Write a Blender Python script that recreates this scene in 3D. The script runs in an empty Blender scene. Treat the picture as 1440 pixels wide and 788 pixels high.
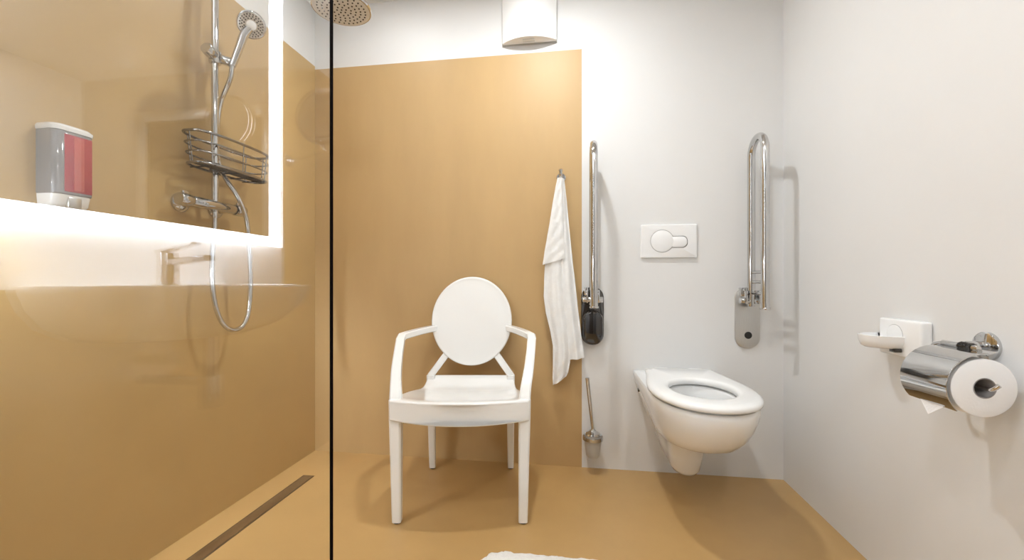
import bpy, bmesh, math, random
from mathutils import Vector, Matrix

random.seed(7)
SC = bpy.context.scene
COL = SC.collection
PI = math.pi

# ------------------------------------------------------------------ camera
H = 0.92                      # camera height
TH = math.atan(88 / 602)      # yaw to the left of the room's depth axis
cam_d = bpy.data.cameras.new('camera')
cam_d.sensor_width = 36
cam_d.lens = 602 / 1440 * 36
cam_d.clip_start = 0.02
cam = bpy.data.objects.new('camera', cam_d)
cam.location = (0, 0, H)
cam.rotation_euler = (PI / 2, 0, TH)
COL.objects.link(cam)
SC.camera = cam

# ------------------------------------------------------------------ world, exposure
w = bpy.data.worlds.new('world')
SC.world = w
w.use_nodes = True
w.node_tree.nodes['Background'].inputs[0].default_value = (1, 0.97, 0.92, 1)
w.node_tree.nodes['Background'].inputs[1].default_value = 0.05
SC.view_settings.view_transform = 'Standard'
SC.view_settings.look = 'None'
SC.view_settings.gamma = 1
SC.view_settings.use_curve_mapping = False
SC.view_settings.exposure = 0.06

LED = 420.0                    # radiance of the downward strip behind the mirror
LED_SIDE = 110.0
LED_BAND = 13.0               # frosted border of the mirror
# ceiling spots: x, y, watts, radius; the last two are added fill
SPOTS = [(-0.16, 1.47, 13.5, 0.040), (-0.20, 0.30, 6.5, 0.045), (0.45, -0.30, 10.5, 0.045), (-0.88, 1.72, 1.9, 0.040)]

# room
XL, XR, YB, YR, ZC = -1.385, 0.951, 2.13, -1.15, 2.383
GY = 0.76                     # glass screen


# ------------------------------------------------------------------ materials
def nt(name):
    m = bpy.data.materials.new(name)
    m.use_nodes = True
    return m, m.node_tree.nodes, m.node_tree.links


def mat(name, col, rough=0.5, metal=0.0, coat=0.0, coat_rough=0.05, mottle=0.0, mscale=6.0, bump=0.0, bscale=60.0,
        trans=0.0, ior=1.5, sss=0.0, stretch=None, sheen=0.0):
    m, N, L = nt(name)
    b = N['Principled BSDF']
    b.inputs['Base Color'].default_value = (*col, 1)
    b.inputs['Roughness'].default_value = rough
    b.inputs['Metallic'].default_value = metal
    b.inputs['Coat Weight'].default_value = coat
    b.inputs['Coat Roughness'].default_value = coat_rough
    b.inputs['Transmission Weight'].default_value = trans
    b.inputs['IOR'].default_value = ior
    b.inputs['Sheen Weight'].default_value = sheen
    if sss:
        b.inputs['Subsurface Weight'].default_value = sss
        b.inputs['Subsurface Radius'].default_value = (0.01, 0.01, 0.01)
    tc = N.new('ShaderNodeTexCoord')
    src = tc.outputs['Object']
    if stretch:
        mp = N.new('ShaderNodeMapping')
        mp.inputs['Scale'].default_value = stretch
        L.new(src, mp.inputs['Vector'])
        src = mp.outputs['Vector']
    if mottle:
        n = N.new('ShaderNodeTexNoise')
        n.inputs['Scale'].default_value = mscale
        n.inputs['Detail'].default_value = 5
        n.inputs['Roughness'].default_value = 0.6
        L.new(src, n.inputs['Vector'])
        r = N.new('ShaderNodeValToRGB')
        r.color_ramp.elements[0].position = 0.3
        r.color_ramp.elements[1].position = 0.7
        r.color_ramp.elements[0].color = (*[c * (1 - mottle) for c in col], 1)
        r.color_ramp.elements[1].color = (*[min(1, c * (1 + mottle)) for c in col], 1)
        L.new(n.outputs['Fac'], r.inputs['Fac'])
        L.new(r.outputs['Color'], b.inputs['Base Color'])
    if bump:
        n2 = N.new('ShaderNodeTexNoise')
        n2.inputs['Scale'].default_value = bscale
        n2.inputs['Detail'].default_value = 3
        L.new(src, n2.inputs['Vector'])
        bp = N.new('ShaderNodeBump')
        bp.inputs['Strength'].default_value = bump
        bp.inputs['Distance'].default_value = 0.004
        L.new(n2.outputs['Fac'], bp.inputs['Height'])
        L.new(bp.outputs['Normal'], b.inputs['Normal'])
    return m


def emit(name, col, strength):
    m, N, L = nt(name)
    N.remove(N['Principled BSDF'])
    e = N.new('ShaderNodeEmission')
    e.inputs[0].default_value = (*col, 1)
    e.inputs[1].default_value = strength
    L.new(e.outputs[0], N['Material Output'].inputs[0])
    return m


def pane_glass(name, tint):
    """clear sheet: straight-through transmission plus the mirror reflection of both faces"""
    m, N, L = nt(name)
    N.remove(N['Principled BSDF'])
    g = N.new('ShaderNodeNewGeometry')
    mr = N.new('ShaderNodeMapRange')
    mr.inputs['To Min'].default_value = 1.66
    mr.inputs['To Max'].default_value = 1 / 1.66
    L.new(g.outputs['Backfacing'], mr.inputs['Value'])
    fr = N.new('ShaderNodeFresnel')
    L.new(mr.outputs['Result'], fr.inputs['IOR'])
    t = N.new('ShaderNodeBsdfTransparent')
    t.inputs[0].default_value = (*tint, 1)
    gl = N.new('ShaderNodeBsdfGlossy')
    gl.inputs['Color'].default_value = (1, 1, 1, 1)
    gl.inputs['Roughness'].default_value = 0.0
    mx = N.new('ShaderNodeMixShader')
    L.new(fr.outputs[0], mx.inputs[0])
    L.new(t.outputs[0], mx.inputs[1])
    L.new(gl.outputs[0], mx.inputs[2])
    L.new(mx.outputs[0], N['Material Output'].inputs[0])
    return m


OCHRE = (0.53, 0.352, 0.158)
M = {
    'white_wall': mat('white_wall_paint', (0.78, 0.777, 0.765), 0.5, bump=0.03, bscale=90, mottle=0.012, mscale=3),
    'ochre': mat('ochre_wall_coating', OCHRE, 0.48, mottle=0.045, mscale=5, bump=0.03, bscale=70, stretch=(1, 1, 0.25)),
    'ochre_floor': mat('ochre_floor_coating', (0.50, 0.312, 0.122), 0.32, mottle=0.05, mscale=3.5, bump=0.02, bscale=40),
    'ochre_gloss': mat('ochre_shower_coating', (0.515, 0.348, 0.148), 0.34, coat=0.6, coat_rough=0.06, mottle=0.04, mscale=4),
    'grey_wall': mat('grey_wall_paint', (0.36, 0.36, 0.355), 0.5, bump=0.03, bscale=90, mottle=0.02, mscale=3),
    'ceiling': mat('ceiling_paint', (0.80, 0.79, 0.77), 0.7, bump=0.02),
    'chrome': mat('polished_chrome', (0.60, 0.60, 0.60), 0.06, 1.0, mottle=0.03, mscale=9),
    'steel': mat('brushed_steel', (0.62, 0.61, 0.585), 0.33, 1.0, mottle=0.04, mscale=40, stretch=(20, 1, 1)),
    'plate': mat('silver_spray_plate', (0.74, 0.74, 0.73), 0.3, 0.25, mottle=0.02),
    'dark_chrome': mat('smoked_chrome', (0.10, 0.095, 0.09), 0.06, 1.0, mottle=0.05, mscale=9),
    'wire': mat('dark_chrome_wire', (0.34, 0.335, 0.33), 0.12, 1.0, mottle=0.05, mscale=9),
    'ceramic': mat('white_ceramic', (0.88, 0.88, 0.87), 0.09, coat=0.5, mottle=0.008),
    'seat_plastic': mat('toilet_seat_plastic', (0.89, 0.89, 0.88), 0.18, mottle=0.008),
    'chair': mat('glossy_white_plastic', (0.90, 0.897, 0.875), 0.16, coat=0.6, coat_rough=0.04, mottle=0.006),
    'plastic': mat('white_plastic', (0.90, 0.90, 0.895), 0.25, mottle=0.008),
    'towel': mat('white_terry', (0.90, 0.895, 0.875), 0.95, bump=0.6, bscale=260, mottle=0.03, mscale=40, sheen=0.3),
    'shag': mat('white_pile', (0.88, 0.86, 0.82), 0.95, bump=0.9, bscale=140, mottle=0.03, mscale=60, sheen=0.3),
    'paper': mat('tissue_paper', (0.93, 0.93, 0.935), 0.95, bump=0.15, bscale=200, mottle=0.01),
    'card': mat('grey_cardboard', (0.34, 0.32, 0.31), 0.9, mottle=0.04, mscale=60),
    'black': mat('black_rubber', (0.012, 0.011, 0.011), 0.35, mottle=0.1),
    'black_gloss': mat('black_gloss_plastic', (0.012, 0.01, 0.01), 0.06, coat=0.8, mottle=0.1),
    'bronze': mat('brown_metal', (0.105, 0.052, 0.024), 0.45, 0.3, mottle=0.12, mscale=30),
    'dark_gap': mat('dark_gap', (0.03, 0.016, 0.009), 0.7, mottle=0.1),
    'frost': mat('frosted_glass', (0.85, 0.84, 0.81), 0.35, trans=0.55, ior=1.3, mottle=0.01),
    'smoke': mat('smoky_plastic', (0.27, 0.26, 0.265), 0.10, coat=0.6, mottle=0.02),
    'red_soap': mat('red_soap_tank', (0.40, 0.045, 0.06), 0.12, coat=0.8, mottle=0.05, mscale=14),
    'red_pouch': mat('red_soap_pouch', (0.52, 0.10, 0.085), 0.2, coat=0.8, mottle=0.06, mscale=14),
    'grey_line': mat('grey_print', (0.45, 0.44, 0.42), 0.5, mottle=0.02),
    'mirror': mat('silvered_mirror', (0.90, 0.90, 0.89), 0.005, 1.0, mottle=0.002),
    'brush': mat('white_bristle', (0.8, 0.8, 0.78), 0.9, bump=0.8, bscale=300, mottle=0.03),
    'door': mat('dark_door_veneer', (0.13, 0.105, 0.085), 0.35, mottle=0.15, mscale=4, stretch=(8, 8, 0.6)),
    'edge': mat('dark_glass_edge', (0.006, 0.004, 0.004), 0.6, ior=1.04, mottle=0.1),
    'led': emit('led_strip_light', (0.89, 0.965, 1.07), LED),
    'led_side': emit('led_side_light', (0.89, 0.965, 1.07), LED_SIDE),
    'led_band': emit('led_frosted_band_light', (0.89, 0.965, 1.07), LED_BAND),
    'lens': emit('spot_lens_light', (1.0, 0.95, 0.87), 10.0),
    'glass': pane_glass('clear_shower_glass', (0.972, 0.972, 0.965)),
}


# ------------------------------------------------------------------ mesh helper
class MB:
    def __init__(self):
        self.bm = bmesh.new()

    def loft(self, rings, cap0=True, cap1=True, closed=True, wrap=False, mi=0):
        bm = self.bm
        R = [[bm.verts.new(p) for p in r] for r in rings]
        n = len(R[0])
        pairs = list(zip(R[:-1], R[1:]))
        if wrap:
            pairs.append((R[-1], R[0]))
        for a, b in pairs:
            for i in range(n if closed else n - 1):
                j = (i + 1) % n
                try:
                    f = bm.faces.new((a[i], a[j], b[j], b[i]))
                    f.material_index = mi
                except ValueError:
                    pass
        if not wrap:
            if cap0:
                bm.faces.new(list(reversed(R[0]))).material_index = mi
            if cap1:
                bm.faces.new(R[-1]).material_index = mi
        return self

    def box(self, x0, x1, y0, y1, z0, z1, bev=0.0, seg=2, mat_=None):
        t = bmesh.new()
        bmesh.ops.create_cube(t, size=1)
        for v in t.verts:
            v.co = Vector(((x0 + x1) / 2 + v.co.x * (x1 - x0), (y0 + y1) / 2 + v.co.y * (y1 - y0), (z0 + z1) / 2 + v.co.z * (z1 - z0)))
        if bev:
            bmesh.ops.bevel(t, geom=list(t.edges), offset=bev, segments=seg, profile=0.5, affect='EDGES')
        if mat_ is not None:
            bmesh.ops.transform(t, matrix=mat_, verts=t.verts)
        self._merge(t)
        return self

    def _merge(self, t):
        me = bpy.data.meshes.new('tmp')
        t.to_mesh(me)
        t.free()
        self.bm.from_mesh(me)
        bpy.data.meshes.remove(me)

    def tube(self, pts, r, n=14, closed=False, cap=True):
        pts = [Vector(p) for p in pts]
        rs = r if isinstance(r, (list, tuple)) else [r] * len(pts)
        m = len(pts)
        T = []
        for i in range(m):
            if closed:
                t = pts[(i + 1) % m] - pts[i - 1]
            else:
                t = pts[min(i + 1, m - 1)] - pts[max(i - 1, 0)]
            T.append(t.normalized())
        up = Vector((0, 0, 1)) if abs(T[0].z) < 0.9 else Vector((1, 0, 0))
        u = (up - T[0] * up.dot(T[0])).normalized()
        rings = []
        for i in range(m):
            u = (u - T[i] * u.dot(T[i])).normalized()
            v = T[i].cross(u)
            rings.append([pts[i] + (u * math.cos(a) + v * math.sin(a)) * rs[i] for a in [2 * PI * k / n for k in range(n)]])
        self.loft(rings, cap, cap, wrap=closed)
        return self

    def cyl(self, a, b, r, n=20, bev=0.0):
        a, b = Vector(a), Vector(b)
        d = (b - a).normalized()
        if bev:
            return self.tube([a, a + d * 1e-5, a + d * bev, b - d * bev, b - d * 1e-5, b], [r - bev, r - bev * 0.6, r, r, r - bev * 0.6, r - bev], n)
        return self.tube([a, b], r, n)

    def lathe(self, prof, c, axis='z', n=32, cap=True):
        """prof: (radius, height) pairs along the axis from c"""
        c = Vector(c)
        rings = []
        for r, h in prof:
            ring = []
            for k in range(n):
                a = 2 * PI * k / n
                p = {'z': (r * math.cos(a), r * math.sin(a), h), 'x': (h, r * math.cos(a), r * math.sin(a)),
                     'y': (r * math.sin(a), h, r * math.cos(a))}[axis]
                ring.append(c + Vector(p))
            rings.append(ring)
        self.loft(rings, cap, cap)
        return self

    def sweep_rect(self, secs, cap=True):
        """secs: (centre, half-vector a, half-vector b)"""
        rings = []
        for c, a, b in secs:
            c, a, b = Vector(c), Vector(a), Vector(b)
            k = 0.72
            rings.append([c + a + b * k, c + a * k + b, c - a * k + b, c - a + b * k, c - a - b * k, c - a * k - b, c + a * k - b, c + a - b * k])
        self.loft(rings, cap, cap)
        return self

    def xform(self, mtx):
        bmesh.ops.transform(self.bm, matrix=mtx, verts=self.bm.verts)
        return self


def origin_of(o):
    while o is not None:
        if o.get('_root'):
            return Vector(o['_root'])
        o = o.parent
    return Vector((0, 0, 0))


def build(mb, name, m, parent=None, smooth=40, local=False, sub=0, bevel=0.0):
    bm = mb.bm
    bmesh.ops.recalc_face_normals(bm, faces=bm.faces)
    if parent is not None and not local:
        off = origin_of(parent)
        for v in bm.verts:
            v.co -= off
    me = bpy.data.meshes.new(name)
    bm.to_mesh(me)
    bm.free()
    for x in (m if isinstance(m, (list, tuple)) else [m]):
        me.materials.append(M[x])
    o = bpy.data.objects.new(name, me)
    COL.objects.link(o)
    if parent is not None:
        o.parent = parent
    if smooth:
        me.shade_smooth()
        me.set_sharp_from_angle(angle=math.radians(smooth))
    if bevel:
        md = o.modifiers.new('bevel', 'BEVEL')
        md.width = bevel
        md.segments = 3
        md.limit_method = 'ANGLE'
        md.angle_limit = math.radians(35)
        md.harden_normals = False
    if sub:
        md = o.modifiers.new('sub', 'SUBSURF')
        md.levels = md.render_levels = sub
    return o


def thing(name, label, cat, loc, rz=0, group=None):
    o = bpy.data.objects.new(name, None)
    o.empty_display_size = 0.05
    COL.objects.link(o)
    o.location = loc
    o.rotation_euler = (0, 0, rz)
    o['label'] = label
    o['category'] = cat
    o['_root'] = list(loc)
    if group:
        o['group'] = group
    return o


def tag(o, label, cat, group=None):
    o['label'] = label
    o['category'] = cat
    if group:
        o['group'] = group
    return o


def structure(o):
    o['kind'] = 'structure'
    return o


def arc(c, r, a0, a1, n, ax1, ax2):
    c, ax1, ax2 = Vector(c), Vector(ax1), Vector(ax2)
    return [c + ax1 * (r * math.cos(a0 + (a1 - a0) * k / n)) + ax2 * (r * math.sin(a0 + (a1 - a0) * k / n)) for k in range(n + 1)]


def spline(pts, per=8):
    """Catmull-Rom through pts"""
    P = [Vector(p) for p in pts]
    P = [P[0] * 2 - P[1]] + P + [P[-1] * 2 - P[-2]]
    out = []
    for i in range(1, len(P) - 2):
        p0, p1, p2, p3 = P[i - 1:i + 3]
        for k in range(per):
            t = k / per
            out.append(0.5 * ((2 * p1) + (p2 - p0) * t + (2 * p0 - 5 * p1 + 4 * p2 - p3) * t * t + (3 * p1 - p0 - 3 * p2 + p3) * t ** 3))
    out.append(P[-2])
    return out


def rrect(hx, hz, r, n=6):
    """rounded rectangle outline in 2D"""
    out = []
    for cx, cz, a0 in ((hx - r, hz - r, 0), (-hx + r, hz - r, PI / 2), (-hx + r, -hz + r, PI), (hx - r, -hz + r, 1.5 * PI)):
        for k in range(n + 1):
            a = a0 + PI / 2 * k / n
            out.append((cx + r * math.cos(a), cz + r * math.sin(a)))
    return out


def plate_y(mb, outline, y0, y1, bev=0.002):
    """outline in x,z; extruded from y0 (wall) to y1 (front) with an eased front edge"""
    cx = sum(p[0] for p in outline) / len(outline)
    cz = sum(p[1] for p in outline) / len(outline)
    s = 1 if y1 > y0 else -1

    def inset(d):
        out = []
        for x, z in outline:
            v = Vector((x - cx, z - cz))
            v = v * (1 - d / max(v.length, 1e-6))
            out.append((cx + v.x, cz + v.y))
        return out
    rings = [[(x, y0, z) for x, z in outline], [(x, y1 - s * bev, z) for x, z in outline],
             [(x, y1 - s * bev * 0.3, z) for x, z in inset(bev * 0.35)], [(x, y1, z) for x, z in inset(bev)]]
    mb.loft(rings)
    return mb


# ------------------------------------------------------------------ room shell
T = 0.12
b = MB().box(XL - T, XR + T, YR - T, YB + T, -0.15, 0)
structure(build(b, 'floor', 'ochre_floor', smooth=0))
b = MB().box(XL - T, XR + T, YR - T, YB + T, ZC, ZC + 0.1)
structure(build(b, 'ceiling', 'ceiling', smooth=0))


def wall_faces(quads):
    b = MB()
    for pts, mi in quads:
        f = b.bm.faces.new([b.bm.verts.new(p) for p in pts])
        f.material_index = mi
    bmesh.ops.remove_doubles(b.bm, verts=b.bm.verts, dist=1e-5)
    return b


ZO = 2.055     # top of the ochre coating on the back wall
ZOL = 2.072    # top on the left wall
XO = 0.035     # right edge of the ochre field


def slab(name, quads, m):
    b = wall_faces(quads)
    me_o = build(b, name, m, smooth=0)
    md = me_o.modifiers.new('thick', 'SOLIDIFY')
    md.thickness = T
    md.offset = -1
    return structure(me_o)


def qy(x0, x1, z0, z1, y):   # faces -Y
    return [(x0, y, z0), (x1, y, z0), (x1, y, z1), (x0, y, z1)]


# back wall
slab('wall_back', [(qy(XL, XO, 0, ZO, YB), 1), (qy(XO, XR, 0, ZO, YB), 0), (qy(XL, XO, ZO, ZC, YB), 0), (qy(XO, XR, ZO, ZC, YB), 0)], ['white_wall', 'ochre'])


def qx(y0, y1, z0, z1, x, flip=False):
    p = [(x, y0, z0), (x, y1, z0), (x, y1, z1), (x, y0, z1)]
    return p[::-1] if flip else p


slab('wall_left', [(qx(YR, YB, 0, ZOL, XL), 1), (qx(YR, YB, ZOL, ZC, XL), 0)], ['white_wall', 'ochre_gloss'])
slab('wall_right', [(qx(YR, YB, 0, ZC, XR), 0)], ['white_wall'])
slab('wall_front', [([(XR, YR, 0), (XL, YR, 0), (XL, YR, ZC), (XR, YR, ZC)], 0)], ['grey_wall'])
# the solidify must grow outwards: fix normals so that they face the room
for nm, n in (('wall_back', (0, -1, 0)), ('wall_left', (1, 0, 0)), ('wall_right', (-1, 0, 0)), ('wall_front', (0, 1, 0))):
    me = bpy.data.objects[nm].data
    bm = bmesh.new()
    bm.from_mesh(me)
    bm.normal_update()
    for f in bm.faces:
        if f.normal.dot(Vector(n)) < 0:
            f.normal_flip()
    bm.to_mesh(me)
    bm.free()

# entrance door behind the camera
d = build(MB().box(-0.55, 0.35, YR, YR + 0.035, 0.005, 2.03, 0.003), 'door_1', 'door', smooth=30)
structure(d)
fr = MB().box(-0.63, -0.555, YR, YR + 0.05, 0, 2.11, 0.003)
fr.box(0.355, 0.43, YR, YR + 0.05, 0, 2.11, 0.003).box(-0.555, 0.355, YR, YR + 0.05, 2.035, 2.11, 0.003)
structure(build(fr, 'trim_1', 'steel', smooth=30))

# ------------------------------------------------------------------ ceiling spots
for i, (x, y, wts, r) in enumerate(SPOTS):
    t = thing('ceiling_spotlight', ['round ceiling spotlight above the white chair', 'round ceiling spotlight in the middle of the room',
                                    'unseen round ceiling spotlight added as fill near the door', 'unseen round ceiling spotlight added to brighten the shower area'][i], 'ceiling light', (x, y, ZC), group='ceiling spotlights')
    build(MB().lathe([(r + 0.001, 0), (r + 0.014, 0), (r + 0.013, -0.005), (r + 0.001, -0.007)], (x, y, ZC), n=36, cap=False), 'rim', 'steel', t)
    build(MB().lathe([(0.001, -0.002), (r, -0.002), (r, -0.0015), (0.001, -0.0015)], (x, y, ZC), n=36), 'lens', 'lens', t)
    ld = bpy.data.lights.new('spot_lamp', 'AREA')
    ld.shape = 'DISK'
    ld.size = r * 2
    ld.energy = wts
    ld.color = (0.95, 0.98, 1.0)
    lo = bpy.data.objects.new('lamp', ld)
    lo.location = (0, 0, -0.009)
    lo.parent = t
    COL.objects.link(lo)

# ------------------------------------------------------------------ glass shower screen
XE = -0.4594
t = thing('shower_screen', 'tall clear glass shower screen with a dark vertical edge', 'shower screen', (-0.9, GY, 0))
build(MB().box(XL + 0.012, XE - 0.0012, GY - 0.005, GY + 0.005, 0.012, 2.10), 'pane', 'glass', t, smooth=0)
build(MB().box(XE - 0.0012, XE, GY - 0.005, GY + 0.005, 0.012, 2.10), 'edge_strip', 'edge', t, smooth=0)['label'] = 'dark polished edge of the glass'
build(MB().box(XL + 0.0005, XL + 0.014, GY - 0.011, GY + 0.011, 0.012, 2.10, 0.001), 'wall_channel', 'steel', t, smooth=30)
build(MB().box(XL + 0.014, XE - 0.02, GY - 0.009, GY + 0.009, 0.0003, 0.014, 0.001), 'floor_channel', 'steel', t, smooth=30)

# ------------------------------------------------------------------ linear drain
t = thing('linear_shower_drain', 'long narrow brown drain slot in the shower floor along the ochre wall', 'drain', (-1.236, 1.3, 0))
build(MB().box(-1.262, -1.206, 0.86, 1.852, 0.0003, 0.0022, 0.0008), 'drain_tray', 'dark_gap', t, smooth=30)
build(MB().box(-1.254, -1.211, 0.868, 1.846, 0.002, 0.0046, 0.001), 'drain_cover', 'bronze', t, smooth=30)


# ------------------------------------------------------------------ chair
def make_chair():
    lat, dep = -0.197, 1.60
    C, S = math.cos(TH), math.sin(TH)
    t = thing('armchair', 'glossy white plastic armchair with an oval back, standing by the ochre wall', 'chair', (lat * C - dep * S, lat * S + dep * C, 0), TH)
    # seat: dished solid with a bowed apron
    prof = [(0.0, 0.470), (0.015, 0.4715), (0.06, 0.462), (0.13, 0.449), (0.20, 0.437), (0.27, 0.426), (0.33, 0.418), (0.37, 0.418), (0.405, 0.428), (0.435, 0.446), (0.455, 0.461), (0.470, 0.462)]
    nx = 20
    top, bot = [], []
    for y, z in prof:
        rt, rb = [], []
        for i in range(nx + 1):
            s = -1 + 2 * i / nx
            hw = 0.264 + (0.203 - 0.264) * (y / 0.47)
            bow = -0.056 * (1 - s * s) * max(0, 1 - y / 0.35)
            side = 0.016 * abs(s) ** 4 * math.sin(PI * min(1, y / 0.45))
            rt.append((s * hw, y + bow, z + side + 0.004 * (1 - s * s) * max(0, 1 - y / 0.1)))
            rb.append((s * hw, y + bow, 0.393 - 0.006 * (1 - s * s) * max(0, 1 - y / 0.1)))
        top.append(rt)
        bot.append(rb)
    rings = [tp + list(reversed(bt)) for tp, bt in zip(top, bot)]
    build(MB().loft(rings), 'seat', 'chair', t, local=True, smooth=50, bevel=0.006)
    # legs
    for sx in (-1, 1):
        secs = []
        for z, k in ((0.006, 0), (0.10, 0.22), (0.25, 0.55), (0.39, 0.9), (0.468, 1)):
            h = 0.0170 + 0.0060 * k
            secs.append(((sx * (0.2385 + 0.006 * k), 0.024 + 0.002 * k, z), (h, 0, 0), (0, h, 0)))
        lg = build(MB().sweep_rect(secs), 'leg', 'chair', t, local=True, smooth=30)
        build(MB().lathe([(0.012, 0), (0.0145, 0.001), (0.0145, 0.007)], (sx * 0.2385, 0.024, 0), n=16), 'foot_glide', 'black', lg, local=True)
        secs = []
        for z, k in ((0.006, 0), (0.15, 0.35), (0.30, 0.7), (0.42, 0.95), (0.465, 1)):
            h = 0.0145 + 0.0050 * k
            yy = 0.492 - 0.040 * min(1, z / 0.42)
            secs.append(((sx * 0.1905, yy, z), (h, 0, 0), (0, h, 0)))
        lg = build(MB().sweep_rect(secs), 'leg', 'chair', t, local=True, smooth=30)
        build(MB().lathe([(0.010, 0), (0.0125, 0.001), (0.0125, 0.007)], (sx * 0.1905, 0.492, 0), n=16), 'foot_glide', 'black', lg, local=True)
        # arm: curved post rising from the front corner, then the rest running back into the oval
        a = MB()
        post = spline([(0.2435, 0.026, 0.455), (0.249, 0.046, 0.495), (0.263, 0.105, 0.555), (0.274, 0.175, 0.612), (0.280, 0.226, 0.652), (0.282, 0.240, 0.664)], 5)
        secs = []
        for i, p in enumerate(post):
            k = i / (len(post) - 1)
            wd = 0.0225 - 0.0045 * min(1, k * 1.6)
            tg = (post[min(i + 1, len(post) - 1)] - post[max(i - 1, 0)]).normalized()
            nrm = Vector((0, tg.z, -tg.y)).normalized()
            if k > 0.97:
                nrm = Vector((0, 0.85, -0.55)).normalized()
            dd = nrm * (0.022 - 0.009 * min(1, k * 1.6))
            secs.append(((sx * p.x, p.y, p.z), (wd, 0, 0), dd))
        rest = [(0.2805, 0.262, 0.674), (0.262, 0.315, 0.678), (0.232, 0.395, 0.681), (0.205, 0.455, 0.683), (0.172, 0.508, 0.684)]
        for i, p in enumerate(rest):
            q0 = Vector(rest[max(i - 1, 0)])
            q1 = Vector(rest[min(i + 1, len(rest) - 1)])
            tg = (q1 - q0).normalized()
            side = Vector((tg.y, -tg.x, 0)).normalized()
            if i == 0:
                side = Vector((1, 0.1, 0)).normalized()
            secs.append(((sx * p[0], p[1], p[2]), (side.x * 0.0175, sx * side.y * 0.0175, 0), (0, 0.006 if i == 0 else 0, -0.0145)))
        a.sweep_rect(secs)
        build(a, 'armrest', 'chair', t, local=True, smooth=32)
        # strut from the rear corner to the oval
        s = MB()
        p = [Vector((sx * 0.193, 0.455, 0.440)), Vector((sx * 0.190, 0.457, 0.466)), Vector((sx * 0.150, 0.470, 0.520)), Vector((sx * 0.112, 0.484, 0.572))]
        s.sweep_rect([(q, (0.0150, 0, 0.006 * sx), (0, 0.013, 0)) for q in p])
        build(s, 'back_strut', 'chair', t, local=True, smooth=32)
    # oval back
    o = MB()
    A, B, zc = 0.197, 0.2145, 0.722
    n = 64
    rings = []

    def ring(r, off):
        out = []
        for k in range(n):
            a = 2 * PI * k / n
            x, z = A * r * math.cos(a), B * r * math.sin(a)
            y = 0.498 + 0.036 * (z / B) + 0.020 * (x / A) ** 2 * 0 + off
            out.append((x, y, zc + z))
        return out
    for r, off in ((0.02, -0.014), (0.3, -0.0135), (0.6, -0.0115), (0.8, -0.009), (0.9, -0.0075), (0.945, -0.0085), (0.97, -0.0095), (0.988, -0.007), (1.0, 0.0),
                   (0.992, 0.009), (0.965, 0.013), (0.8, 0.014), (0.4, 0.014), (0.02, 0.014)):
        rings.append(ring(r, off))
    o.loft(rings)
    build(o, 'backrest', 'chair', t, local=True, smooth=60)


make_chair()


# ------------------------------------------------------------------ toilet
def u_outline(cx, hwb, hw, yf, yc, yb, n=20):
    pts = []
    for k in range(8):
        f = k / 8
        e = f * f * (3 - 2 * f)
        pts.append((cx - (hwb + (hw - hwb) * e), yb + (yc - yb) * f))
    for k in range(n + 1):
        a = PI * k / n
        ca, sa = math.cos(a), math.sin(a)
        pts.append((cx - hw * math.copysign(abs(ca) ** 0.92, ca), yc - (yc - yf) * sa ** 0.92))
    for k in range(7, -1, -1):
        f = k / 8
        e = f * f * (3 - 2 * f)
        pts.append((cx + (hwb + (hw - hwb) * e), yb + (yc - yb) * f))
    return pts


def radial(poly, c, n=80):
    """resample a star-shaped outline at equal angles round c"""
    out = []
    m = len(poly)
    for k in range(n):
        a = 2 * PI * k / n
        d = Vector((math.cos(a), math.sin(a)))
        best = None
        for i in range(m):
            p = Vector(poly[i]) - Vector(c)
            q = Vector(poly[(i + 1) % m]) - Vector(c)
            e = q - p
            den = d.x * e.y - d.y * e.x
            if abs(den) < 1e-12:
                continue
            s = (p.x * e.y - p.y * e.x) / den
            u = (p.x * d.y - p.y * d.x) / den
            if s > 0 and -1e-6 <= u <= 1 + 1e-6 and (best is None or s > best):
                best = s
        out.append((c[0] + d.x * best, c[1] + d.y * best))
    return out


def ellipse_at(c0, rx, ry, c, n=80):
    return radial([(c0[0] + rx * math.cos(2 * PI * k / 90), c0[1] + ry * math.sin(2 * PI * k / 90)) for k in range(90)], c, n)


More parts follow.
